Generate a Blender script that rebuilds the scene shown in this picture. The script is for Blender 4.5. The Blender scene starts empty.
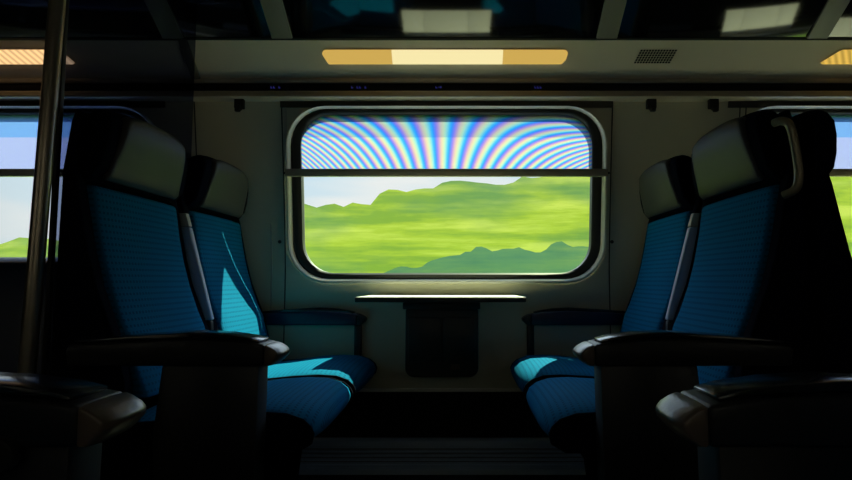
import bpy, bmesh, math, random
from mathutils import Vector, noise
random.seed(7)
S = bpy.context.scene
COL = S.collection
PI = math.pi

# ---------------------------------------------------------------- camera
cam = bpy.data.cameras.new('camera'); cam_o = bpy.data.objects.new('camera', cam); COL.objects.link(cam_o)
cam.sensor_width = 36; cam.lens = 540/852*36; cam.shift_x = -34/852; cam.clip_start = .02
cam_o.location = (0, -2.3, .783); cam_o.rotation_euler = (math.radians(90+4.24), 0, 0)
S.camera = cam_o
# ---------------------------------------------------------------- colour management
S.view_settings.view_transform = 'Standard'; S.view_settings.look = 'None'
S.view_settings.gamma = 1; S.view_settings.use_curve_mapping = False
S.view_settings.exposure = 0.0
# ---------------------------------------------------------------- sky
W = bpy.data.worlds.new('sky'); S.world = W; W.use_nodes = True
wn = W.node_tree; wn.nodes.clear()
def wnode(t, **k):
    n = wn.nodes.new(t)
    for a, b in k.items(): setattr(n, a, b)
    return n
tc = wnode('ShaderNodeTexCoord'); sep = wnode('ShaderNodeSeparateXYZ'); wn.links.new(tc.outputs['Generated'], sep.inputs[0])
rmp = wnode('ShaderNodeValToRGB'); wn.links.new(sep.outputs['Z'], rmp.inputs[0])
cr = rmp.color_ramp; cr.elements[0].position = 0; cr.elements[0].color = (.80, .88, .90, 1)
cr.elements[1].position = .9; cr.elements[1].color = (1.2, 2.0, 3.0, 1)
e = cr.elements.new(.2); e.color = (.66, .84, .95, 1)
e = cr.elements.new(.42); e.color = (2.3, 2.9, 3.4, 1)
nz = wnode('ShaderNodeTexNoise'); nz.inputs['Scale'].default_value = 2.2; nz.inputs['Detail'].default_value = 3
mp = wnode('ShaderNodeMapping'); mp.inputs['Scale'].default_value = (1, 1, 5)
wn.links.new(tc.outputs['Generated'], mp.inputs[0]); wn.links.new(mp.outputs[0], nz.inputs['Vector'])
r2 = wnode('ShaderNodeValToRGB'); wn.links.new(nz.outputs[0], r2.inputs[0])
r2.color_ramp.elements[0].position = .45; r2.color_ramp.elements[1].position = .65
mx = wnode('ShaderNodeMix', data_type='RGBA'); hz = wnode('ShaderNodeMapRange'); wn.links.new(sep.outputs['Z'], hz.inputs[0]); hz.inputs[1].default_value = .15; hz.inputs[2].default_value = .35; hz.inputs[3].default_value = 1; hz.inputs[4].default_value = 0
hm = wnode('ShaderNodeMath', operation='MULTIPLY'); wn.links.new(r2.outputs[0], hm.inputs[0]); wn.links.new(hz.outputs[0], hm.inputs[1]); wn.links.new(hm.outputs[0], mx.inputs[0])
wn.links.new(rmp.outputs[0], mx.inputs[6]); mx.inputs[7].default_value = (1.0, .97, .92, 1)
bg = wnode('ShaderNodeBackground'); bg.inputs['Strength'].default_value = 0.95
wo = wnode('ShaderNodeOutputWorld'); wn.links.new(mx.outputs[2], bg.inputs[0]); wn.links.new(bg.outputs[0], wo.inputs[0])
# ---------------------------------------------------------------- sun
sl = bpy.data.lights.new('sun', 'SUN'); sl.energy = 44; sl.color = (.90, 1, .58); sl.angle = math.radians(.53)
so = bpy.data.objects.new('sun', sl); COL.objects.link(so)
so.rotation_euler = Vector((-.62, -1, -1.32)).to_track_quat('-Z', 'Y').to_euler(); so.location = (3, 5, 6)

# ================================================================ materials
def mat(name, col, rough=.5, metal=0, spec=.5, bump=0, bscale=200, var=0, emis=None, es=0, coat=0):
    m = bpy.data.materials.new(name); m.use_nodes = True; nt = m.node_tree; b = nt.nodes['Principled BSDF']
    b.inputs['Base Color'].default_value = (*col, 1); b.inputs['Roughness'].default_value = rough
    b.inputs['Metallic'].default_value = metal; b.inputs['Specular IOR Level'].default_value = spec
    b.inputs['Coat Weight'].default_value = coat
    t = nt.nodes.new('ShaderNodeTexCoord')
    n = nt.nodes.new('ShaderNodeTexNoise'); n.inputs['Scale'].default_value = bscale; n.inputs['Detail'].default_value = 3
    nt.links.new(t.outputs['Object'], n.inputs['Vector'])
    if bump:
        bp = nt.nodes.new('ShaderNodeBump'); bp.inputs['Strength'].default_value = bump; bp.inputs['Distance'].default_value = .002
        nt.links.new(n.outputs[0], bp.inputs['Height']); nt.links.new(bp.outputs[0], b.inputs['Normal'])
    if var:
        n2 = nt.nodes.new('ShaderNodeTexNoise'); n2.inputs['Scale'].default_value = 6; nt.links.new(t.outputs['Object'], n2.inputs['Vector'])
        x = nt.nodes.new('ShaderNodeMix'); x.data_type = 'RGBA'
        x.inputs[6].default_value = (*[c*(1-var) for c in col], 1); x.inputs[7].default_value = (*[min(1, c*(1+var)) for c in col], 1)
        nt.links.new(n2.outputs[0], x.inputs[0]); nt.links.new(x.outputs[2], b.inputs['Base Color'])
    if emis:
        b.inputs['Emission Color'].default_value = (*emis, 1); b.inputs['Emission Strength'].default_value = es
    return m

def fabric(name, c1, c2, rough=.85):
    """woven plush with rows of small dark dashes"""
    m = bpy.data.materials.new(name); m.use_nodes = True; nt = m.node_tree; L = nt.links; b = nt.nodes['Principled BSDF']
    b.inputs['Roughness'].default_value = rough; b.inputs['Specular IOR Level'].default_value = .03
    b.inputs['Sheen Weight'].default_value = .0; b.inputs['Sheen Roughness'].default_value = .4
    b.inputs['Sheen Tint'].default_value = (.1, .5, .8, 1)
    t = nt.nodes.new('ShaderNodeTexCoord'); s = nt.nodes.new('ShaderNodeSeparateXYZ'); L.new(t.outputs['UV'], s.inputs[0])
    def wave(out, k, off=0):
        a = nt.nodes.new('ShaderNodeMath'); a.operation = 'MULTIPLY_ADD'; L.new(out, a.inputs[0]); a.inputs[1].default_value = k; a.inputs[2].default_value = off
        c = nt.nodes.new('ShaderNodeMath'); c.operation = 'SINE'; L.new(a.outputs[0], c.inputs[0]); return c.outputs[0]
    rows = wave(s.outputs[1], 2*PI/.0155); dots = wave(s.outputs[0], 2*PI/.0125)
    g1 = nt.nodes.new('ShaderNodeMath'); g1.operation = 'GREATER_THAN'; L.new(rows, g1.inputs[0]); g1.inputs[1].default_value = .35
    g2 = nt.nodes.new('ShaderNodeMath'); g2.operation = 'GREATER_THAN'; L.new(dots, g2.inputs[0]); g2.inputs[1].default_value = -.1
    mu = nt.nodes.new('ShaderNodeMath'); mu.operation = 'MULTIPLY'; L.new(g1.outputs[0], mu.inputs[0]); L.new(g2.outputs[0], mu.inputs[1])
    n = nt.nodes.new('ShaderNodeTexNoise'); n.inputs['Scale'].default_value = 5; L.new(t.outputs['UV'], n.inputs['Vector'])
    ad = nt.nodes.new('ShaderNodeMath'); ad.operation = 'MULTIPLY_ADD'; L.new(n.outputs[0], ad.inputs[0]); ad.inputs[1].default_value = .3; L.new(mu.outputs[0], ad.inputs[2])
    x = nt.nodes.new('ShaderNodeMix'); x.data_type = 'RGBA'; x.inputs[6].default_value = (*c1, 1); x.inputs[7].default_value = (*c2, 1)
    L.new(ad.outputs[0], x.inputs[0]); L.new(x.outputs[2], b.inputs['Base Color'])
    return m

M = {}
M['fabric'] = fabric('blue_dashed_plush', (.002, .150, .33), (.001, .080, .19))
M['leather'] = mat('grey_leatherette', (.055, .052, .055), .45, spec=.25, bump=.15, bscale=300, var=.1)
M['shell'] = mat('black_seat_shell', (.004, .005, .012), .9, spec=.02)
M['dark'] = mat('dark_plastic', (.012, .012, .016), .42, bump=.1, bscale=500)
M['pad'] = mat('black_rubber_pad', (.01, .011, .016), .18, spec=.7)
M['navy'] = mat('navy_vinyl', (.006, .012, .05), .4)
M['cap'] = mat('grey_cap_plastic', (.13, .09, .065), .3, spec=.7, bump=.2, bscale=120)
M['strip'] = mat('grey_blue_vinyl', (.45, .55, .72), .55)
M['stripcap'] = mat('pale_plastic', (.5, .5, .44), .5)
M['wall'] = mat('beige_wall_panel', (.62, .58, .44), .5, spec=.3, var=.05)
M['cove'] = mat('beige_cove_panel', (.84, .76, .60), .45, spec=.3, var=.04)
M['seam'] = mat('dark_seam_rubber', (.03, .032, .025), .7)  # dark joints between the wall panels
M['alu'] = mat('satin_aluminium', (.78, .75, .68), .35, metal=.15)
M['rail'] = mat('painted_rail', (.50, .44, .35), .4)
M['gasket'] = mat('black_gasket', (.012, .012, .011), .5)
M['recess'] = mat('dark_brown_recess', (.035, .03, .022), .5)
M['bar'] = mat('blind_bar_aluminium', (.45, .38, .28), .4, metal=.1)
M['table'] = mat('pale_laminate', (.80, .77, .70), .5, spec=.3)
M['tedge'] = mat('dark_laminate_edge', (.03, .03, .028), .4)
M['bin'] = mat('black_bin_plastic', (.012, .016, .017), .4)
M['binlabel'] = mat('faded_brown_label', (.10, .06, .04), .6)
M['floor'] = mat('dark_carpet', (.012, .012, .015), .9, bump=.4, bscale=900)
M['grille'] = mat('blue_grey_grille_metal', (.72, .85, 1.0), .4, metal=0)
M['gap'] = mat('black_void', (.004, .004, .004), .9)
M['smoke'] = mat('smoked_gloss_panel', (.004, .004, .006), .07, spec=.9, coat=.0)
M['divider'] = mat('grey_rack_divider', (.20, .185, .16), .45)
M['ceil'] = mat('dark_ceiling', (.05, .05, .045), .6)
M['hook'] = mat('black_hook', (.01, .01, .009), .5)
M['pole'] = mat('brushed_steel_pole', (.42, .36, .28), .3, metal=.75)
M['partition'] = mat('dark_blue_padded_vinyl', (.015, .03, .09), .35)
M['display'] = mat('black_display_strip', (.005, .005, .012), .3)
M['glyph'] = mat('dim_blue_display_glyph', (.01, .01, .06), .4, emis=(.08, .08, .55), es=.22)
M['handle'] = mat('worn_brass_grey_handle', (.30, .26, .17), .35, metal=.3)
M['knob'] = mat('black_knurled_knob', (.02, .02, .02), .35)
M['screw'] = mat('dark_screw', (.05, .05, .045), .4, metal=.6)
M['field'] = mat('field_grass', (.20, .34, .05), .9, var=.3)

def glassmat(name, tint, refl=1.0):
    m = bpy.data.materials.new(name); m.use_nodes = True; nt = m.node_tree; nt.nodes.clear(); L = nt.links
    o = nt.nodes.new('ShaderNodeOutputMaterial'); x = nt.nodes.new('ShaderNodeMixShader')
    t = nt.nodes.new('ShaderNodeBsdfTransparent'); t.inputs[0].default_value = (*tint, 1)
    g = nt.nodes.new('ShaderNodeBsdfGlossy'); g.inputs['Roughness'].default_value = .02
    f = nt.nodes.new('ShaderNodeFresnel'); f.inputs[0].default_value = 1.45
    mu = nt.nodes.new('ShaderNodeMath'); mu.operation = 'MULTIPLY'; mu.inputs[1].default_value = refl; L.new(f.outputs[0], mu.inputs[0])
    L.new(mu.outputs[0], x.inputs[0]); L.new(t.outputs[0], x.inputs[1]); L.new(g.outputs[0], x.inputs[2]); L.new(x.outputs[0], o.inputs[0])
    return m
M['glass'] = glassmat('window_glass', (.97, .99, .98), .7)
M['pglass'] = glassmat('partition_glass', (.46, .49, .60), .008)

def lampmat(name, ca, cb, ea, eb, half, mid0, mid1, stripes=False):
    """lamp cover: pale middle length, yellow ends (object X), optional slanted louvres"""
    m = bpy.data.materials.new(name); m.use_nodes = True; nt = m.node_tree; L = nt.links; nt.nodes.clear()
    o = nt.nodes.new('ShaderNodeOutputMaterial'); em = nt.nodes.new('ShaderNodeEmission'); L.new(em.outputs[0], o.inputs[0])
    t = nt.nodes.new('ShaderNodeTexCoord'); s = nt.nodes.new('ShaderNodeSeparateXYZ'); L.new(t.outputs['Object'], s.inputs[0])
    def math_(op, a, b=None, c=None):
        n = nt.nodes.new('ShaderNodeMath'); n.operation = op
        for i, v in enumerate((a, b, c)):
            if v is None: continue
            if isinstance(v, (int, float)): n.inputs[i].default_value = v
            else: L.new(v, n.inputs[i])
        return n.outputs[0]
    X = s.outputs[0]; Z = s.outputs[2]
    inside = math_('MULTIPLY', math_('GREATER_THAN', X, mid0), math_('LESS_THAN', X, mid1))
    x = nt.nodes.new('ShaderNodeMix'); x.data_type = 'RGBA'; L.new(inside, x.inputs[0]); x.inputs[6].default_value = (*ca, 1); x.inputs[7].default_value = (*cb, 1)
    st = math_('ADD', math_('MULTIPLY', inside, eb-ea), ea)
    if stripes:
        w = math_('SINE', math_('ADD', math_('MULTIPLY', X, 2*PI/.028), math_('MULTIPLY', Z, 2*PI/.028*.9)))
        st = math_('MULTIPLY', st, math_('ADD', math_('MULTIPLY', w, .22), .9))
    L.new(x.outputs[2], em.inputs[0]); L.new(st, em.inputs[1])
    return m
M['lamp_mid'] = lampmat('lamp_cover', (.62, .40, .09), (.90, .78, .40), 1.0, 1.05, .5, -.215, .225)
M['lamp_left'] = lampmat('lamp_cover_warm', (1, .62, .28), (1, .62, .28), 1.1, 1.1, .5, 0, 0, True)
M['lamp_right'] = lampmat('lamp_cover_yellow', (.80, .50, .09), (.80, .50, .09), .9, .9, .5, 0, 0, True)

def blindmat(name, moire=True):
    """thin screen cloth; curved moire fringes are painted into its colour"""
    m = bpy.data.materials.new(name); m.use_nodes = True; nt = m.node_tree; L = nt.links; nt.nodes.clear()
    o = nt.nodes.new('ShaderNodeOutputMaterial')
    t = nt.nodes.new('ShaderNodeTexCoord'); s = nt.nodes.new('ShaderNodeSeparateXYZ'); L.new(t.outputs['Object'], s.inputs[0])
    def A(op, a, b=None, c=None):
        n = nt.nodes.new('ShaderNodeMath'); n.operation = op
        for i, v in enumerate((a, b, c)):
            if v is None: continue
            if isinstance(v, (int, float)): n.inputs[i].default_value = v
            else: L.new(v, n.inputs[i])
        return n.outputs[0]
    # object origin at the middle of the blind's lower hem: X across, Z up
    u = A('MULTIPLY_ADD', s.outputs[0], 231, 5)          # fringe units
    v = A('MULTIPLY_ADD', s.outputs[2], -247, 171)
    un = A('DIVIDE', u, 140); u3 = A('MULTIPLY', A('MULTIPLY', un, un), un)
    right = A('GREATER_THAN', u, 0)
    # h(u)
    k = A('MULTIPLY_ADD', A('MULTIPLY', un, un), .8, 1)
    h = A('MULTIPLY', A('DIVIDE', u, 1144), k)
    wgt = A('MULTIPLY_ADD', right, -4.5, -4.5)
    ph = A('ADD', A('MULTIPLY', h, A('SUBTRACT', v, 64)), A('MULTIPLY', u3, wgt))
    ph2 = A('MULTIPLY', ph, 2*PI)
    def ch(off, base, amp):
        return A('MULTIPLY_ADD', A('COSINE', A('ADD', ph2, off)), amp, base)
    comb = nt.nodes.new('ShaderNodeCombineColor')
    topz = A('GREATER_THAN', s.outputs[2], .143)          # darker band along the top of the cloth
    dim = A('MULTIPLY_ADD', topz, -.26, 1)
    if moire:
        R = A('MULTIPLY', ch(0.0, .165, .145), A('MULTIPLY_ADD', topz, -.40, 1)); G = A('MULTIPLY', ch(-1.15, .185, .095), dim); B = A('MULTIPLY', ch(-3.4, .35, .12), A('MULTIPLY_ADD', topz, -.08, 1))
        for i, q in enumerate((R, G, B)): L.new(q, comb.inputs[i])
    else:
        R = A('MULTIPLY_ADD', topz, -.09, .16); G = A('MULTIPLY_ADD', topz, -.03, .17)
        L.new(R, comb.inputs[0]); L.new(G, comb.inputs[1]); comb.inputs[2].default_value = .40
    tr = nt.nodes.new('ShaderNodeBsdfTranslucent'); L.new(comb.outputs[0], tr.inputs[0])
    tp = nt.nodes.new('ShaderNodeBsdfTransparent'); L.new(comb.outputs[0], tp.inputs[0])
    x = nt.nodes.new('ShaderNodeMixShader'); x.inputs[0].default_value = .06
    L.new(tr.outputs[0], x.inputs[1]); L.new(tp.outputs[0], x.inputs[2]); L.new(x.outputs[0], o.inputs[0])
    return m
M['blind'] = blindmat('screen_blind_cloth')
M['blind_plain'] = blindmat('lavender_blind_cloth', False)

def clothmat(name, c):
    m = bpy.data.materials.new(name); m.use_nodes = True; nt = m.node_tree; nt.nodes.clear()
    o = nt.nodes.new('ShaderNodeOutputMaterial'); tr = nt.nodes.new('ShaderNodeBsdfTranslucent'); n = nt.nodes.new('ShaderNodeTexNoise'); n.inputs['Scale'].default_value = 400
    x = nt.nodes.new('ShaderNodeMix'); x.data_type = 'RGBA'; x.inputs[6].default_value = (*[q*.9 for q in c], 1); x.inputs[7].default_value = (*c, 1)
    nt.links.new(n.outputs[0], x.inputs[0]); nt.links.new(x.outputs[2], tr.inputs[0]); nt.links.new(tr.outputs[0], o.inputs[0]); return m
M['blind_beige'] = clothmat('beige_blind_cloth', (.38, .30, .20))

def foliage(name, ca, cb, cc):
    m = bpy.data.materials.new(name); m.use_nodes = True; nt = m.node_tree; L = nt.links; b = nt.nodes['Principled BSDF']
    b.inputs['Roughness'].default_value = .8; b.inputs['Specular IOR Level'].default_value = .1
    t = nt.nodes.new('ShaderNodeTexCoord')
    mp = nt.nodes.new('ShaderNodeMapping'); mp.inputs['Scale'].default_value = (.16, .8, 1.7); L.new(t.outputs['Object'], mp.inputs[0])
    n = nt.nodes.new('ShaderNodeTexNoise'); n.inputs['Scale'].default_value = 1.6; n.inputs['Detail'].default_value = 7; n.inputs['Roughness'].default_value = .62
    L.new(mp.outputs[0], n.inputs['Vector'])
    r = nt.nodes.new('ShaderNodeValToRGB'); L.new(n.outputs[0], r.inputs[0])
    r.color_ramp.elements[0].position = .38; r.color_ramp.elements[0].color = (*cb, 1)
    r.color_ramp.elements[1].position = .62; r.color_ramp.elements[1].color = (*cc, 1)
    e = r.color_ramp.elements.new(.5); e.color = (*ca, 1)
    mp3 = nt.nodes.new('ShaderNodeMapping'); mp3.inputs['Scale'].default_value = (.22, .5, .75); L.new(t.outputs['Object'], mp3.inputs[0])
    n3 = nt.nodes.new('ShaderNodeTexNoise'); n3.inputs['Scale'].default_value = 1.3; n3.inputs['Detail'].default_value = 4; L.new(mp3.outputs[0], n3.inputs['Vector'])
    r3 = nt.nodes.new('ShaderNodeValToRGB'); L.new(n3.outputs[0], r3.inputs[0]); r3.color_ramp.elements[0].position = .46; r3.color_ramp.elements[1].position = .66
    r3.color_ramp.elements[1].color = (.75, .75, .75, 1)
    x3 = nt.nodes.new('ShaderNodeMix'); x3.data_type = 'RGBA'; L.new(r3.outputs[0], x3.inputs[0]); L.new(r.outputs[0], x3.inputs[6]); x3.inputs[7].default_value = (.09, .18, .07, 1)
    L.new(x3.outputs[2], b.inputs['Base Color'])
    return m
M['leaf'] = foliage('bright_spring_leaves', (.34, .36, .03), (.20, .26, .03), (.50, .46, .07))
M['leaf2'] = foliage('blue_green_leaves', (.10, .18, .06), (.05, .13, .07), (.18, .24, .05))

# ================================================================ mesh helpers
def link(name, bm, m, parent=None, origin=None, smooth=35):
    bmesh.ops.recalc_face_normals(bm, faces=bm.faces)
    if origin is not None: bmesh.ops.translate(bm, verts=bm.verts, vec=-Vector(origin))
    me = bpy.data.meshes.new(name); bm.to_mesh(me); bm.free()
    for p in me.polygons: p.use_smooth = True
    me.set_sharp_from_angle(angle=math.radians(smooth))
    me.materials.append(m)
    o = bpy.data.objects.new(name, me); COL.objects.link(o)
    if parent: o.parent = parent
    if origin is not None: o.location = origin
    return o
def tag(o, label, cat, group=None):
    o['label'] = label; o['category'] = cat
    if group: o['group'] = group
    return o
def struct(o): o['kind'] = 'structure'; return o
def thing(name, label, cat, loc=(0, 0, 0), group=None):
    o = bpy.data.objects.new(name, None); COL.objects.link(o); o.location = loc; o.empty_display_size = .05
    return tag(o, label, cat, group)
def bevel(bm, w, seg=3, ang=30):
    es = [e for e in bm.edges if len(e.link_faces) == 2 and e.calc_face_angle(0) > math.radians(ang)]
    if es and w > 0: bmesh.ops.bevel(bm, geom=es, offset=w, segments=seg, profile=.5, affect='EDGES', clamp_overlap=True)
def box(bm, x0, x1, y0, y1, z0, z1, w=0, seg=2):
    b = bmesh.new()
    vs = [b.verts.new((x, y, z)) for x in (x0, x1) for y in (y0, y1) for z in (z0, z1)]
    for f in ((0,1,3,2),(4,6,7,5),(0,4,5,1),(2,3,7,6),(0,2,6,4),(1,5,7,3)): b.faces.new([vs[i] for i in f])
    bmesh.ops.recalc_face_normals(b, faces=b.faces)
    bevel(b, w, seg); merge(bm, b)
def merge(bm, b):
    me = bpy.data.meshes.new('tmp'); b.to_mesh(me); b.free(); bm.from_mesh(me); bpy.data.meshes.remove(me)
def prism(pts, ys, off=None, w=0, seg=3, axis='y', cap=True):
    """side polygon pts (a,z) swept across ys; off(a,z,y)->(a,y,z) shapes it"""
    b = bmesh.new(); rows = []
    for y in ys:
        r = []
        for a, z in pts:
            p = off(a, z, y) if off else (a, y, z)
            r.append(b.verts.new(p))
        rows.append(r)
    n = len(pts)
    for i in range(len(ys)-1):
        for j in range(n):
            b.faces.new((rows[i][j], rows[i][(j+1) % n], rows[i+1][(j+1) % n], rows[i+1][j]))
    b.faces.new(rows[0]); b.faces.new(rows[-1])
    bmesh.ops.recalc_face_normals(b, faces=b.faces)
    bevel(b, w, seg, 35)
    return b
def tube(bm, path, r, n=12):
    b = bmesh.new(); rings = []
    P = [Vector(p) for p in path]
    for i, p in enumerate(P):
        d = (P[min(i+1, len(P)-1)]-P[max(i-1, 0)]).normalized()
        a = Vector((0, 1, 0)) if abs(d.y) < .9 else Vector((1, 0, 0))
        s = d.cross(a).normalized(); t = d.cross(s)
        rings.append([b.verts.new(p+(s*math.cos(2*PI*k/n)+t*math.sin(2*PI*k/n))*r) for k in range(n)])
    for i in range(len(rings)-1):
        for k in range(n): b.faces.new((rings[i][k], rings[i][(k+1) % n], rings[i+1][(k+1) % n], rings[i+1][k]))
    b.faces.new(rings[0]); b.faces.new(rings[-1])
    bmesh.ops.recalc_face_normals(b, faces=b.faces); merge(bm, b)
def smoothpath(pts, n=6):
    """Catmull-Rom through the points"""
    P = [Vector(p) for p in pts]; P = [P[0]*2-P[1]]+P+[P[-1]*2-P[-2]]; out = []
    for i in range(1, len(P)-2):
        for k in range(n):
            t = k/n; a, b, c, d = P[i-1], P[i], P[i+1], P[i+2]
            out.append(.5*((2*b)+(c-a)*t+(2*a-5*b+4*c-d)*t*t+(3*b-a-3*c+d)*t**3))
    out.append(P[-2]); return out
def g(z):
    """inward lean of the coach wall above the sill"""
    t = max(0, min(1.1, (z-.82)/.80)); return .12*t**1.15
def warp(bm):
    for v in bm.verts: v.co.y -= g(v.co.z)
def rr(cx, cz0, cz1, hw, r, n=8, m=10):
    """rounded rectangle loop, anticlockwise; n pts per corner, m per side"""
    out = []
    C = [(cx+hw-r, cz1-r, 0), (cx-hw+r, cz1-r, 90), (cx-hw+r, cz0+r, 180), (cx+hw-r, cz0+r, 270)]
    for i, (x, z, a) in enumerate(C):
        for k in range(n+1):
            t = math.radians(a+90*k/n); out.append((x+r*math.cos(t), z+r*math.sin(t)))
        nx = C[(i+1) % 4]; t = math.radians(nx[2]); p1 = (nx[0]+r*math.cos(t), nx[1]+r*math.sin(t)); p0 = out[-1]
        for k in range(1, m): out.append((p0[0]+(p1[0]-p0[0])*k/m, p0[1]+(p1[1]-p0[1])*k/m))
    return out
def loops(bm, Ls, close=False):
    """Ls: list of (loop2d, y) joined by quads"""
    R = [[bm.verts.new((x, y, z)) for x, z in l] for l, y in Ls]
    n = len(R[0]); ng = len(R)
    for i in range(ng if close else ng-1):
        for j in range(n): bm.faces.new((R[i][j], R[i][(j+1) % n], R[(i+1) % ng][(j+1) % n], R[(i+1) % ng][j]))

# ================================================================ the coach shell
XC = -.066                          # middle of the seating bay
WP = 1.86; WC = (-.056-WP, -.056, -.056+WP)
ZB, ZT = .768, 1.50                 # window opening
XL, XR = -4.6, 4.6; YF = -2.85; CZ = 1.98

bm = bmesh.new()
Z0, Z1 = .33, 1.60
for c in WC:
    hole = rr(c, ZB, ZT, .672, .17); x0, x1 = c-WP/2, c+WP/2
    outer = []
    cz = (ZB+ZT)/2
    for i, (x, z) in enumerate(hole):
        dx, dz = x-c, z-cz
        s = min((WP/2)/abs(dx) if abs(dx) > 1e-6 else 1e9, ((Z1-cz) if dz > 0 else (cz-Z0))/abs(dz) if abs(dz) > 1e-6 else 1e9)
        outer.append([c+dx*s, cz+dz*s])
    for X_, Z_ in ((x0, Z0), (x0, Z1), (x1, Z0), (x1, Z1)):
        j = min(range(len(outer)), key=lambda i: (outer[i][0]-X_)**2+(outer[i][1]-Z_)**2); outer[j] = [X_, Z_]
    K = 6; Ls = []
    for k in range(K+1):
        t = k/K; Ls.append(([(a[0]+(b[0]-a[0])*t, a[1]+(b[1]-a[1])*t) for a, b in zip(hole, outer)], 0))
    loops(bm, [(hole, .04)]+Ls)
for x0, x1 in ((XL, WC[0]-WP/2), (WC[2]+WP/2, XR)):
    ks = [Z0+(Z1-Z0)*k/12 for k in range(13)]
    R = [[bm.verts.new((x, 0, z)) for x in (x0, x1)] for z in ks]
    for a, b in zip(R, R[1:]): bm.faces.new((a[0], a[1], b[1], b[0]))
# outer skin closing the cavity seen edge-on, sill return and lower recess
warp(bm)
lo = [(0, .33), (.045, .325), (.045, -.02)]
for (ya, za), (yb, zb) in zip(lo, lo[1:]):
    bm.faces.new([bm.verts.new(p) for p in ((XL, ya, za), (XR, ya, za), (XR, yb, zb), (XL, yb, zb))])
struct(link('wall_back', bm, M['wall'], smooth=50))

bm = bmesh.new(); box(bm, XL, XR, -.003, .0445, .0, .318)
struct(link('trim_1', bm, M['gap']))                       # black box stands in for the recess's shade below the wall panels
bm = bmesh.new(); box(bm, XL, XR, -.012, .01, .318, .332, .003)
struct(link('baseboard_back', bm, M['alu']))
bm = bmesh.new(); box(bm, XL, XR, YF-.05, .06, -.06, 0)
struct(link('floor', bm, M['floor']))
bm = bmesh.new(); box(bm, XL-.05, XL, YF-.05, .06, 0, 2.0); struct(link('wall_left', bm, M['ceil']))
bm = bmesh.new(); box(bm, XR, XR+.05, YF-.05, .06, 0, 2.0); struct(link('wall_right', bm, M['ceil']))
bm = bmesh.new(); box(bm, XL, XR, YF-.05, YF, 0, .82); box(bm, XL, XR, YF-.05, YF, 1.47, 2.0)
xs = [XL]+[q for c in WC for q in (c-.62, c+.62)]+[XR]
for a, b in zip(xs[::2], xs[1::2]): box(bm, a, b, YF-.05, YF, .82, 1.47)
struct(link('wall_front', bm, M['ceil']))

# upper coach: ledge, cove, glossy rack panels, ceiling (profile in Y,Z)
COVE = [(-.128, 1.598), (-.150, 1.616), (-.265, 1.722)]
RACK = [(-.272, 1.722), (-.62, 1.945)]
def sheet(bm, prof, x0, x1, thick=.012):
    for (ya, za), (yb, zb) in zip(prof, prof[1:]):
        bm.faces.new([bm.verts.new(p) for p in ((x0, ya, za), (x1, ya, za), (x1, yb, zb), (x0, yb, zb))])
    bmesh.ops.remove_doubles(bm, verts=bm.verts, dist=1e-5)
def slope(t, out=0):
    """point on the cove face, t from lower to upper edge, moved out into the coach"""
    (y0, z0), (y1, z1) = COVE[1], COVE[2]; L = math.hypot(y1-y0, z1-z0)
    ny, nz_ = -(z1-z0)/L, (y1-y0)/L
    return y0+(y1-y0)*t+ny*out, z0+(z1-z0)*t+nz_*out
bm = bmesh.new(); sheet(bm, COVE, -1.08, XR); struct(link('trim_2', bm, M['cove']))
bm = bmesh.new(); sheet(bm, [(y, z+.004) for y, z in COVE], XL, -1.07); struct(link('trim_3', bm, M['cove']))
bm = bmesh.new()
q0, q1 = slope(0, .0), slope(1, 0)
pr = prism([slope(-.1, 0), slope(1.0, 0), slope(1.0, .012), slope(-.1, .012)], [-1.095, -1.062], lambda a, z, y: (y, a, z), .002); merge(bm, pr)
struct(link('trim_4', bm, M['divider']))
bm = bmesh.new(); box(bm, XL, XR, -.282, -.262, 1.712, 1.730, .003); struct(link('trim_5', bm, M['gap']))
bm = bmesh.new(); sheet(bm, [(-.272, 1.726), (-.62, 1.949)], XL, XR); struct(link('ceiling', bm, M['ceil']))
b2 = bmesh.new(); sheet(b2, [(-.62, 1.949), (-.85, CZ), (YF, CZ)], XL, XR)
o = struct(link('ceiling', b2, M['ceil']))
bm = bmesh.new(); box(bm, XL, XR, YF, -.15, CZ+.01, CZ+.03); struct(link('trim_6', bm, M['ceil']))     # roof skin, keeps daylight out
bm = bmesh.new(); sheet(bm, [(.045, .30), (.045, .775)], XL, XR); sheet(bm, [(-.058, 1.50), (-.07, 1.64), (-.22, 2.0)], XL, XR); struct(link('trim_7', bm, M['ceil']))
# dark display channel, ledge rail above the windows
bm = bmesh.new(); box(bm, XL, XR, -.140, -.10, 1.552, 1.588, .002); struct(link('trim_8', bm, M['display']))
bm = bmesh.new(); box(bm, XL, XR, -.150, -.10, 1.587, 1.605, .004); struct(link('trim_9', bm, M['rail']))
bm = bmesh.new(); box(bm, XL, XR, -.165, -.10, 1.522, 1.534, .004); box(bm, XL, XR, -.150, -.10, 1.533, 1.553, .003)
struct(link('trim_10', bm, M['rail']))

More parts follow.
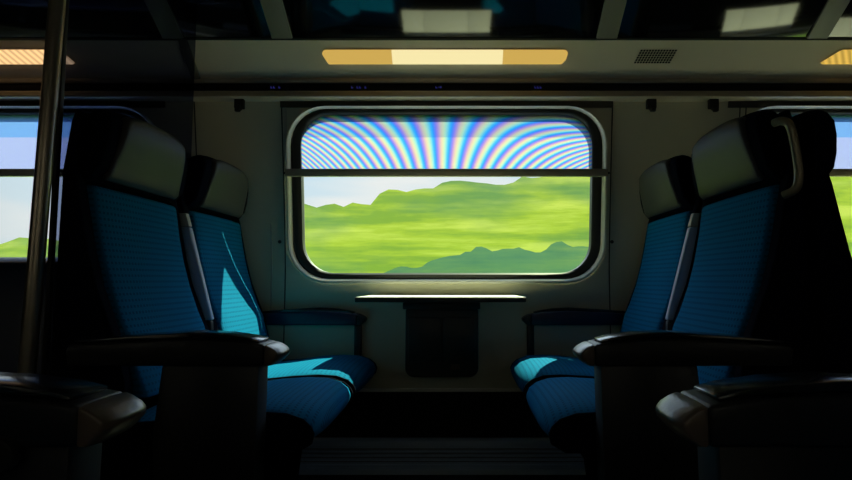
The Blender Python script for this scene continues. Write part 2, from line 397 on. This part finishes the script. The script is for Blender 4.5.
# glossy rack panels with grey dividers between them
DIV = [-3.05, -2.1, -1.105, -.685, .565, 1.375, 2.6, 3.6]
def rackpt(t, out):
    (y0, z0), (y1, z1) = (-.276, 1.722), (-.62, 1.943); L = math.hypot(y1-y0, z1-z0)
    return y0+(y1-y0)*t-(z1-z0)/L*out, z0+(z1-z0)*t+(y1-y0)/L*out
for i, x in enumerate(DIV[:-1]):
    a, b = x+.028, DIV[i+1]-.028
    if b < -2.4 or a > 2.7: continue
    pr = prism([rackpt(.01, .002), rackpt(1, .002), rackpt(1, .010), rackpt(.01, .010)], [a, b], lambda p, z, y: (y, p, z), .001)
    side = {-3.05: 'leftmost'}.get(x)
    lb = {-2.1: 'smoked glossy overhead panel above the steel pole at far left', -1.105: 'smoked glossy overhead panel left of the long teal-reflecting one', -.685: 'long smoked overhead panel above the centre window and its lamp',
          .565: 'smoked glossy overhead panel above the slotted vent', 1.375: 'smoked overhead panel in the top right corner'}[x if x in (-2.1, -1.105, -.685, .565, 1.375) else -2.1]
    c = ((a+b)/2, rackpt(.5, .006)[0], rackpt(.5, .006)[1])
    tag(link('overhead_panel', pr, M['smoke'], origin=c), lb, 'panel', 'smoked overhead panels')
for i, x in enumerate(DIV):
    if abs(x) > 2.3: continue
    pr = prism([rackpt(0, .001), rackpt(1, .001), rackpt(1, .016), rackpt(0, .016)], [x-.040, x+.040], lambda p, z, y: (y, p, z), .003)
    bmx = bmesh.new(); merge(bmx, pr)
    struct(link('trim_%d' % (11+i), bmx, M['divider']))

# ---------------------------------------------------------------- windows
for wi, c in enumerate(WC):
    bm = bmesh.new()
    O = lambda e, top=0, bot=0: rr(c, ZB+e+bot, ZT-e*.35-top, .672-e, max(.17-e, .05))
    loops(bm, [(O(0), -.002), (O(0), -.014), (O(.003), -.022), (O(.008), -.026), (O(.013), -.024), (O(.017), -.016), (O(.020), .0), (O(.020), .006)]); warp(bm)
    fr = struct(link('window_%d' % (wi+1), bm, M['alu'], smooth=50))
    bm = bmesh.new()
    gin = rr(c, .813, 1.473, .614, .128)
    loops(bm, [(O(.019), .0), (O(.026, .006), -.004), (rr(c, .805, 1.480, .630, .135), -.004), (gin, .006), (gin, .045)]); warp(bm)
    link('window_gasket', bm, M['gasket'], fr, smooth=50)
    bm = bmesh.new(); NZ = 10
    R = [[bm.verts.new((x, .036, .80+(1.485-.80)*k/NZ)) for x in (c-.632, c+.632)] for k in range(NZ+1)]
    for a, b in zip(R, R[1:]): bm.faces.new((a[0], a[1], b[1], b[0]))
    warp(bm); link('window_glass', bm, M['glass'], fr)
    # dark recess above the window
    bm = bmesh.new(); box(bm, c-.69, c+.69, -.008, .0, 1.498, 1.526)
    warp(bm); link('recess_panel', bm, M['recess'], fr)
# wall panel seams, corner strips and screws
def wallbox(x0, x1, z0, z1, y0, y1, n=14):
    b = bmesh.new(); rows = []
    for k in range(n+1):
        z = z0+(z1-z0)*k/n; rows.append([b.verts.new(p) for p in ((x0, y0, z), (x1, y0, z), (x1, y1, z), (x0, y1, z))])
    for r, s in zip(rows, rows[1:]):
        for j in range(4): b.faces.new((r[j], r[(j+1) % 4], s[(j+1) % 4], s[j]))
    b.faces.new(rows[0]); b.faces.new(rows[-1]); warp(b); return b
si = 21
for x in (-.742, .612+.022, -1.105, 1.165, 1.19):
    struct(link('trim_%d' % si, wallbox(x-.002, x+.002, .335, 1.525, -.003, .004), M['seam'])); si += 1
bm = wallbox(-.803, -.797, .62, 1.02, -.006, .001); struct(link('trim_%d' % si, bm, M['rail'])); si += 1
bm = wallbox(-.735, -.722, 1.28, 1.525, -.004, .001); struct(link('trim_%d' % si, bm, M['rail'])); si += 1
for x in (-.765, .645):
    b = bmesh.new(); bmesh.ops.create_cone(b, cap_ends=True, segments=14, radius1=.008, radius2=.006, depth=.006)
    bmesh.ops.rotate(b, verts=b.verts, matrix=__import__('mathutils').Matrix.Rotation(PI/2, 3, 'X')); z = .945
    c = (x, -g(z)-.003, z); bmesh.ops.translate(b, verts=b.verts, vec=c)
    tag(link('wall_screw', b, M['screw'], origin=c), 'small dark screw in wall panel %s of the centre window' % ('left' if x < 0 else 'right'), 'screw', 'wall panel screws')

# ---------------------------------------------------------------- roller blinds
for wi, c in enumerate(WC):
    t = thing('roller_blind', ('plain lavender roller blind half down over the left window', 'screen roller blind with painted-on moire fringes half down over the centre window', 'pale roller blind half down over the right window')[wi], 'blind', (c, .02-g(1.24), 1.24), 'roller blinds')
    b = bmesh.new(); NZ = 6
    R = [[b.verts.new((x, .020-g(z)-(.02-g(1.24)), z-1.24)) for x in (-.633, .633)] for z in [1.235+(1.484-1.235)*k/NZ for k in range(NZ+1)]]
    for p, q in zip(R, R[1:]): b.faces.new((p[0], p[1], q[1], q[0]))
    link('blind_cloth', b, M['blind'] if wi == 1 else M['blind_plain'], t)
    b = bmesh.new(); box(b, -.672, .672, -.046, -.028, -.027, .005, .003)
    link('bottom_bar', b, M['bar'], t)
    for s in (-1, 1):
        b = bmesh.new(); box(b, s*.672-.008, s*.672+.008, -.042, -.030, -.016, -.008, .001); link('end_guide', b, M['gasket'], t)

for wi, c in enumerate(WC):                                # unseen windows across the aisle, added to light the interior, blinds down
    b = bmesh.new(); loops(b, [(rr(c, .80, 1.49, .64, .05), YF+.004), (rr(c, .80, 1.49, .64, .05), YF+.016), (rr(c, .83, 1.46, .61, .05), YF+.016), (rr(c, .83, 1.46, .61, .05), YF-.04)])
    fr = struct(link('window_%d' % (wi+4), b, M['gasket']))
    b = bmesh.new(); b.faces.new([b.verts.new(p) for p in ((c-.625, YF-.03, .815), (c+.625, YF-.03, .815), (c+.625, YF-.03, 1.475), (c-.625, YF-.03, 1.475))]); link('window_glass', b, M['glass'], fr)
    b = bmesh.new(); b.faces.new([b.verts.new(p) for p in ((-.63, 0, -.33), (.63, 0, -.33), (.63, 0, .33), (-.63, 0, .33))])
    t = thing('roller_blind', 'unseen beige roller blind pulled right down over a window added for light', 'blind', (c, YF-.015, 1.145), 'beige blinds across the aisle')
    link('blind_cloth', b, M['blind_beige'], t)
# ---------------------------------------------------------------- ceiling lights
def lamp(xc, x0, x1, m, label, t0=.33, t1=.70, slant=0):
    t = thing('ceiling_light', label, 'light', (xc, slope(.5)[0], slope(.5)[1]), 'lights in the sloping cove')
    ox, oy, oz = t.location
    def outline(e, n=5):
        lo, hi = t0-e*5, t1+e*5; pts = []
        a, b = x0-e, x1+e; r = .016+e
        if slant:
            return [(a, lo+.03), (a+.006, lo), (b-.006, lo), (b, lo+.03), (b-slant, hi-.03), (b-slant-.012, hi), (a+slant+.012, hi), (a+slant, hi-.03)]
        for s in range(2):
            for k in range(n+1):
                th = PI/2*k/n
                if s == 0: pts.append((a+r-r*math.sin(th)-.004*0, hi-(hi-lo)*.30*(1-math.cos(th))))
        pts.append((a+.012, lo+.08)); pts.append((a+.02, lo))
        pts.append((b-.02, lo)); pts.append((b-.004, lo+.12))
        for k in range(n+1):
            th = PI/2*k/n; pts.append((b-r+r*math.cos(th), hi-(hi-lo)*.25*(1-math.sin(th))))
        return pts
    for nm, e, o0, o1, mm in (('lamp_frame', .004, .0005, .003, M['cove']), ('diffuser', 0, .001, .008, m)):
        b = bmesh.new(); P = outline(e); rows = []
        for out in (o0, o1):
            rows.append([b.verts.new((x-ox, slope(q, out)[0]-oy, slope(q, out)[1]-oz)) for x, q in P])
        n = len(P)
        for j in range(n): b.faces.new((rows[0][j], rows[0][(j+1) % n], rows[1][(j+1) % n], rows[1][j]))
        b.faces.new(rows[0]); b.faces.new(rows[1]); link(nm, b, mm, t)
lamp(-.055, -.545, .426, M['lamp_mid'], 'long lit lamp with yellow ends above the centre window')
lamp(-2.06, -2.56, -1.545, M['lamp_left'], 'warm white striped lamp behind the steel pole at left', slant=.03)
lamp(2.0, 1.445, 2.5, M['lamp_right'], 'yellow striped lamp in the upper right corner', slant=.055)

# ---------------------------------------------------------------- air vent
t = thing('air_vent', 'small slotted air vent in the cove right of the centre lamp', 'vent', (.775, slope(.5)[0], slope(.5)[1]))
ox, oy, oz = t.location
def covebox(b, x0, x1, q0, q1, o0, o1, skew=0):
    P = [(x0, q0), (x1, q0), (x1+skew, q1), (x0+skew, q1)]
    rows = [[b.verts.new((x-ox, slope(q, o)[0]-oy, slope(q, o)[1]-oz)) for x, q in P] for o in (o0, o1)]
    for j in range(4): b.faces.new((rows[0][j], rows[0][(j+1) % 4], rows[1][(j+1) % 4], rows[1][j]))
    b.faces.new(rows[0]); b.faces.new(rows[1])
b = bmesh.new(); covebox(b, .690, .850, .33, .72, .0002, .0015, .015); link('vent_plate', b, M['cove'], t)
b = bmesh.new()
for r in range(6):
    for k in range(13): covebox(b, .698+k*.0113+r*.0028, .7055+k*.0113+r*.0028, .345+r*.062, .345+r*.062+.044, .0012, .0030, .0015)
link('vent_slots', b, M['gap'], t)

# ---------------------------------------------------------------- coat hooks, displays
for x, lb in ((-.905, 'black coat hook under the rail, left of the centre window'), (.785, 'black coat hook under the rail, just right of the centre window'), (1.04, 'black coat hook under the rail, above the right headrests')):
    b = bmesh.new(); box(b, x-.019, x+.019, -.142, -.118, 1.484, 1.524, .003); box(b, x-.010, x+.010, -.158, -.140, 1.466, 1.480, .003); box(b, x-.010, x+.010, -.150, -.128, 1.476, 1.496, .003)
    tag(link('coat_hook', b, M['hook'], origin=(x, -.13, 1.49)), lb, 'hook', 'coat hooks under the rail')
for x, lb, pat in ((-.745, 'faint blue seat display above the left edge of the window', (1, 1, 0, 1)), (-.415, 'small blue seat display left of the middle display', (1, 0, 1, 1, 0, 1)), (-.07, 'small blue display with an arrow mark, over the window middle', (1, 2)), (.335, 'small blue seat display at right, over the window end', (1, 1, 1))):
    t = thing('seat_display', lb, 'display', (x, -.1405, 1.570), 'seat displays above the window')
    b = bmesh.new(); box(b, -.042, .042, -.0015, .0005, -.014, .014); link('display_plate', b, M['display'], t)
    b = bmesh.new()
    for k, q in enumerate(pat):
        x0 = -.030+k*.011
        if q == 1: box(b, x0, x0+.007, -.0025, -.001, -.005, -.002); box(b, x0, x0+.002, -.0025, -.001, -.005, .005)
        if q == 2: box(b, x0, x0+.014, -.0025, -.001, -.001, .001); box(b, x0+.009, x0+.012, -.0025, -.001, -.004, .004)
    link('glyphs', b, M['glyph'], t)

# ---------------------------------------------------------------- window tables with litter bins
def table(xc, label, blabel):
    t = thing('window_table', label, 'table', (xc, 0, .70), 'window tables')
    def slab(P, z0, z1, mm, nm, w=.002):
        b = bmesh.new(); lo = [b.verts.new((x, y, z0)) for x, y in P]; hi = [b.verts.new((x, y, z1)) for x, y in P]; n = len(P)
        for j in range(n): b.faces.new((lo[j], lo[(j+1) % n], hi[(j+1) % n], hi[j]))
        b.faces.new(lo); b.faces.new(hi); bmesh.ops.recalc_face_normals(b, faces=b.faces); bevel(b, w, 2, 40)
        return link(nm, b, mm, t)
    H = .316
    slab([(-H+.02, -.015), (H-.02, -.015), (H, -.30), (-H, -.30)], .001, .018, M['tedge'], 'table_edge')
    # three leaves of laminate with thin joints
    for x0, x1, e0, e1 in ((-H+.003, -.158, .018, 0), (-.156, .150, 0, 0), (.152, H-.003, 0, -.018)):
        slab([(x0+e0, -.018), (x1+e1, -.018), (x1, -.297), (x0, -.297)], .0178, .0205, M['table'], 'table_leaf', .0008)
    b = bmesh.new(); box(b, -.15, .15, -.20, -.012, -.03, -.004, .004); link('bracket', b, M['bin'], t)
    t2 = thing('litter_bin', blabel, 'bin', (xc, -.01, .40), 'litter bins')
    P = []
    for cx, cz, a in ((.145-.035, .035, 270), (.145-.012, .27-.012, 0), (-.145+.012, .27-.012, 90), (-.145+.035, .035, 180)):
        r = .035 if cz < .1 else .012
        for k in range(6): th = math.radians(a+90*k/5); P.append((cx+r*math.cos(th), cz+r*math.sin(th)))
    pr = prism(P, [-.125, -.0], None, .006); link('bin_body', pr, M['bin'], t2)
    for s in (-1, 1):
        b = bmesh.new(); box(b, min(s*.006, s*.132), max(s*.006, s*.132), -.131, -.124, .06, .235, .003); link('lid', b, M['bin'], t2)
    b = bmesh.new(); box(b, .035, .072, -.1265, -.1245, .03, .052); link('bin_label', b, M['binlabel'], t2)
    b = bmesh.new(); box(b, -.142, .142, -.10, -.0, .268, .272); link('bin_rim', b, M['tedge'], t2)
table(-.072, 'pale folding table with dark edge under the centre window', 'black litter bin hanging under the centre window table')
table(-.072+1.86, 'pale folding table under the right window behind the seats', 'black litter bin under the right window table')

# ---------------------------------------------------------------- heater grille
t = thing('heater_grille', 'blue-grey slatted heater grille along the floor under the table', 'grille', (XC, -.03, 0))
b = bmesh.new(); box(b, -1.5, 1.5, -.030, .026, .110, .132, .003); box(b, -1.5, 1.5, -.034, .026, .0, .024, .003); link('grille_frame', b, M['grille'], t)
b = bmesh.new()
for k in range(5): box(b, -1.49, 1.49, -.008, .02, .030+k*.0165, .036+k*.0165, .001)
link('grille_slats', b, M['grille'], t)

# ================================================================ seats
def uvmap(o, xf):
    me = o.data; uv = me.uv_layers.new(name='weave')
    for p in me.polygons:
        for li in p.loop_indices:
            uv.data[li].uv = xf(me.vertices[me.loops[li].vertex_index].co)
def seat(sx, yc, label, base=0.0, arm=None, wallarm=False, ydir=1, divider=None, handle=False, knob=False, rev=False, group='blue train seats'):
    """sx: -1 seat left of the bay facing right, +1 the reverse. yc: seat middle. ydir=+1: aisle is toward -Y.
    rev: seat of the next bay, back to back with this one."""
    t = thing('train_seat', label, 'seat', (0, yc, 0), group)
    def X(u):
        if rev: u = 1.80-u
        return XC+sx*u
    t.location.x = X(.58)
    ox = t.location.x
    if ydir < 0: t.location.x += -.002 if sx < 0 else -.015
    def mp_(u, z, y): return (X(u)-ox, y*ydir, z)
    ys = lambda h, n=10: [-h+2*h*k/n for k in range(n+1)]
    HW = .222; HB = .196
    # backrest pad
    front = [(.672, .50), (.704, .57), (.722, .64), (.745, .69), (.771, .76), (.794, .84), (.811, .92), (.826, 1.015)]
    back = [(.862, 1.02), (.855, .9), (.83, .75), (.785, .60), (.76, .50)]
    def offb(u, z, y):
        s = abs(y)/HB; d = 0
        if u < .6+.28*(z-.3)+.06: d = -.006*s**4+.004*(1-s*s)
        return mp_(u-d, z, y)
    o = link('backrest', prism(front+back, ys(HB), offb, .012, 3), M['fabric'], t, smooth=60)
    uvmap(o, lambda c: (c.y, c.z))
    # headrest
    hp = [(.826, 1.028), (.808, 1.045), (.800, 1.08), (.790, 1.12), (.782, 1.16), (.780, 1.195), (.788, 1.212), (.812, 1.214), (.842, 1.206), (.858, 1.18), (.862, 1.12), (.862, 1.03)]
    HH = .172
    def offh(u, z, y):
        s = abs(y)/HH; k = (z-1.03)/.18
        wy = y*(1-.16*max(0, k)**1.2)
        zz = z-.012*s**4*k+.004*(1-s*s)*k
        uu = u+(.004*s**4 if u < .82 else 0)
        return mp_(uu, zz, wy)
    lp = hp[:9]; lp = [q for q in lp if q[0] < .815 or q[1] < 1.05][:8]+[(.825, 1.195), (.835, 1.05)]
    o = link('headrest', prism(lp, ys(HH, 14), offh, .010, 3), M['leather'], t, smooth=60)
    kp = [(.850, 1.022), (.832, 1.034), (.812, 1.06), (.802, 1.10), (.795, 1.15), (.794, 1.19), (.806, 1.214), (.830, 1.224), (.850, 1.218), (.8625, 1.19), (.8625, 1.03)]
    link('headrest_cheek', prism(kp, ys(.206, 12), lambda u, z, y: mp_(u+.006*(abs(y)/.2)**4, z-.012*(abs(y)/.2)**4*(z-1.03)/.18, y*(1-.10*max(0, (z-1.03)/.18)**2)), .016, 4), M['shell'], o, smooth=60)
    # black shell wrapping the back and the headrest sides
    sp = [(.705, .40), (.712, .54), (.738, .64), (.762, .70), (.790, .77), (.812, .85), (.829, .93), (.846, 1.015), (.856, 1.05), (.858, 1.10), (.856, 1.17), (.857, 1.195), (.866, 1.200), (.876, 1.17), (.884, 1.05), (.886, .70), (.886, .36)]
    for s in (-1, 1):
        def offs(u, z, y, s=s):
            k = max(0, min(1, (z-.99)/.22)); inset = .012*k*k*(3-2*k)
            return mp_(u, z, y-s*inset)
        ya = [.1975, .2335]
        if s < 0: ya = [-.2335, -.1975]
        b = prism(sp, ya, offs, .009, 3); link('side_wing', b, M['shell'], t)
    bp = [(.864, .36), (.858, .98), (.8635, 1.04), (.8635, 1.19), (.868, 1.204), (.875, 1.200), (.884, 1.17), (.888, 1.05), (.888, .70), (.888, .36)]
    link('back_shell', prism(bp, ys(.1970, 4), lambda u, z, y: mp_(u, z, y*(1-.09*max(0, min(1, (z-.99)/.22)))), .004, 2), M['shell'], t)
    # cushion
    cp = [(.72, .458), (.64, .462), (.56, .470), (.47, .482), (.39, .487), (.330, .484), (.292, .472), (.270, .455), (.260, .432), (.268, .410), (.30, .398), (.72, .392)]
    def offc(u, z, y):
        s = abs(y)/HW
        zz = z+(.006*(1-s*s)-.010*s**6 if z > .42 else 0)
        uu = u+(.018*s**4 if u < .5 else 0)
        return mp_(uu, zz, y)
    o = link('seat_cushion', prism(cp, ys(HW, 12), offc, .012, 3), M['fabric'], t, smooth=60)
    uvmap(o, lambda c: (c.y, c.x))
    for s in (-1, 1):                                          # black side trim of the cushion
        tp = [(.86, .445), (.64, .458), (.47, .474), (.39, .478), (.335, .475), (.297, .462), (.278, .445), (.270, .428), (.276, .405), (.31, .385), (.86, .38)]
        ya = [.2225, .2305] if s > 0 else [-.2305, -.2225]
        link('cushion_trim', prism(tp, ya, mp_, .003, 2), M['shell'], t)
    # under-seat shell and stand
    up = [(.335, .398), (.36, .36), (.43, .325), (.86, .315), (.862, .40), (.74, .40)]
    link('seat_pan', prism(up, ys(.215, 2), mp_, .006, 2), M['shell'], t)
    link('stand', prism([(.50, .32), (.74, .32), (.70, .02), (.76, .0), (.50, .0), (.54, .02)], [-.07, .07], mp_, .006, 2), M['shell'], t)
    # armrests: profile in (u, z)
    ap = [(.805, .598), (.812, .630), (.800, .643), (.66, .650), (.50, .654), (.40, .650), (.352, .642), (.330, .630), (.322, .616), (.330, .602), (.350, .596)]
    def armrest(y0, y1, mb, ped, capm):
        P = [(u, z) for u, z in ap if u > .362]
        body = [(.782, .598), (.788, .630), (.782, .643), (.66, .650), (.50, .656), (.40, .649), (.358, .643), (.358, .597)]
        a = link('armrest', prism(body, [y0, y1], mp_, .006, 3), mb, t)
        m_ = (y0+y1)/2; h = (y1-y0)/2
        # pad on top
        pdp = [(.778, .644), (.66, .650), (.50, .655), (.40, .651), (.374, .645), (.372, .651), (.40, .658), (.45, .665), (.52, .669), (.66, .661), (.775, .652)]
        link('arm_pad', prism(pdp, [m_-h*.78, m_+h*.78], mp_, .003, 2), M['pad'], a)
        # rounded end cap
        n = 8; yy = [m_+h*math.sin(PI/2*(-1+2*k/n)) for k in range(n+1)]
        cp_ = [(.357, .644), (.343, .639), (.330, .632), (.322, .624), (.324, .615), (.336, .603), (.344, .5965), (.357, .5965)]
        def offn(u, z, y):
            s = abs(y-m_)/h; return mp_(u+(.357-u)*.22*s**4, .62+(z-.62)*(1-.08*s**4), y)
        link('end_cap', prism(cp_, yy, offn, .003, 2), capm, a)
        return a
    if arm:                                                    # aisle armrest with its side panel
        y0, y1 = -.3245, -.2365
        a = armrest(y0, y1, M['dark'], True, M['cap'])
        link('side_panel', prism([(.372, .598), (.585, .598), (.60, .45), (.585, .0), (.380, .0)], [y0+.014, y1-.012], mp_, .006, 2), M['dark'], t)
        if knob:
            b = bmesh.new(); bmesh.ops.create_cone(b, cap_ends=True, segments=28, radius1=.019, radius2=.017, depth=.012)
            bmesh.ops.rotate(b, verts=b.verts, matrix=__import__('mathutils').Matrix.Rotation(PI/2, 3, 'X'))
            bevel(b, .002, 2); bmesh.ops.translate(b, verts=b.verts, vec=(X(.435)-ox, (y1+.004)*ydir if ydir < 0 else y0-.004, .592))
            link('recline_knob', b, M['knob'], t)
    if wallarm:
        a = armrest(.236, .294, M['navy'], False, M['dark'])
        link('arm_bracket', prism([(.345, .60), (.375, .60), (.375, .42), (.345, .42)], [.266, .286], mp_, .004, 2), M['dark'], t)
    if divider:                                               # folded-up armrest between the two backrests
        P = [(.742, .66), (.770, .66), (.845, .94), (.822, .945)]
        a = link('folded_armrest', prism([(.729, .655), (.765, .655), (.855, .955), (.812, .955)], [.2375, .262], mp_, .006, 3), M['strip'], t)
        link('armrest_hinge', prism([(.812, .957), (.855, .957), (.866, 1.0), (.825, 1.0)], [.238, .260], mp_, .003, 2), M['stripcap'], a)
        link('hinge_block', prism([(.728, .60), (.80, .60), (.80, .653), (.732, .653)], [.239, .259], mp_, .004, 2), M['dark'], a)
    if handle:
        b = bmesh.new()
        tube(b, smoothpath([mp_(*p) for p in ((.822, 1.160, -.228), (.830, 1.160, -.246), (.842, 1.148, -.256), (.850, 1.11, -.258), (.856, 1.06, -.258), (.858, 1.02, -.256), (.852, .995, -.250), (.838, .984, -.228))]), .010, 12)
        link('grab_handle', b, M['handle'], t, smooth=60)
    return t
YW, YA = -.297, -.795
seat(-1, YW, 'blue window seat left of the table with a sunlit backrest', wallarm=True)
seat(1, YW, 'blue window seat right of the table, sun on its cushion front', wallarm=True)
seat(-1, YA, 'blue aisle seat at left, nearest the steel pole, with grey headrest', arm=True, divider=True)
seat(1, YA, 'blue aisle seat at right with a grab handle beside its headrest', arm=True, divider=True, handle=True)
seat(1, YA, 'dark seat facing away at the right edge, back to back', rev=True)
YN = -1.925
seat(-1, YN, 'near left seat, only its armrest and round knob in view', arm=True, ydir=-1, knob=True, group='near seats across the aisle')
seat(1, YN, 'near right seat, only its armrest in view at bottom right', arm=True, ydir=-1, group='near seats across the aisle')

# ---------------------------------------------------------------- pole, partition
b = bmesh.new(); tube(b, [(-.985, -1.07, .0), (-.973, -1.07, .5), (-.938, -1.07, 1.97)], .017, 24)
tag(link('grab_pole', b, M['pole'], origin=(-.962, -1.07, 0), smooth=60), 'vertical brushed steel grab pole at the left edge', 'pole')
t = thing('glass_partition', 'tinted glass partition with thin dark edge beside the steel pole', 'partition', (-.962, -.65, .0))
b = bmesh.new(); box(b, -.003, .003, -.375, .25, .03, 1.84); link('glass_pane', b, M['pglass'], t)
b = bmesh.new(); box(b, -.005, .005, -.385, -.373, .0, 1.90, .001); link('edge_strip', b, M['gasket'], t)
# low padded partition in front of the left window
b = prism([(-.62, 0), (-.62, .80), (-.60, .838), (-.56, .856), (-.42, .862), (-.37, .85), (-.35, .82), (-.35, 0)], [-3.4, -1.06], lambda a, z, y: (y, a, z), .006)
tag(link('padded_partition', b, M['partition'], origin=(-2.2, -.45, 0)), 'low dark blue padded partition below the left window', 'partition')

# ================================================================ outside
bm = bmesh.new(); vs = [bm.verts.new(p) for p in ((-60, 1.2, -2.6), (60, 1.2, -2.6), (60, 60, -2.6), (-60, 60, -2.6))]; bm.faces.new(vs)
o = link('ground', bm, M['field']); struct(o)
def hedge(x0, x1, y, hd, prof, m, label, seed, n=180):
    """row of leafy growth running along the track: ridge height follows prof"""
    b = bmesh.new(); NV = 26; rows = []
    def H(x):
        for (xa, za), (xb, zb) in zip(prof, prof[1:]):
            if x <= xb:
                t = (x-xa)/(xb-xa); t = t*t*(3-2*t); return za+(zb-za)*t
        return prof[-1][1]
    cx = (x0+x1)/2
    for i in range(n+1):
        x = x0+(x1-x0)*i/n; e = min(1, (x-x0)/1.2, (x1-x)/1.2); e = max(.02, e)**.5
        h = (H(x)+2.6)*e*(1+.020*noise.noise(Vector((x*1.1, seed, 0)))+.014*noise.noise(Vector((x*3.3, seed, 3)))+.012*noise.noise(Vector((x*9, seed, 5))))
        r = []
        for j in range(NV+1):
            th = PI*j/NV; c, q = math.cos(th), math.sin(th)
            v = Vector((x*.5, c*hd*.8+seed, q*h*.9)); d = 1+.16*noise.noise(v)+.07*noise.noise(v*2.6)+.03*noise.noise(v*6)
            yy = y-c*hd*d*e; r.append(b.verts.new((x, yy, -2.6+h*(1-abs(c)**1.35)*(1+.03*noise.noise(v*5)*q))))
        rows.append(r)
    for a, c in zip(rows, rows[1:]):
        for j in range(NV): b.faces.new((a[j], a[j+1], c[j+1], c[j]))
        b.faces.new((a[0], c[0], c[NV], a[NV]))
    b.faces.new(rows[0]); b.faces.new(rows[-1])
    return tag(link('hedgerow', b, m, origin=(cx, y, -2.6), smooth=80), label, 'hedge', 'hedgerows beside the track')
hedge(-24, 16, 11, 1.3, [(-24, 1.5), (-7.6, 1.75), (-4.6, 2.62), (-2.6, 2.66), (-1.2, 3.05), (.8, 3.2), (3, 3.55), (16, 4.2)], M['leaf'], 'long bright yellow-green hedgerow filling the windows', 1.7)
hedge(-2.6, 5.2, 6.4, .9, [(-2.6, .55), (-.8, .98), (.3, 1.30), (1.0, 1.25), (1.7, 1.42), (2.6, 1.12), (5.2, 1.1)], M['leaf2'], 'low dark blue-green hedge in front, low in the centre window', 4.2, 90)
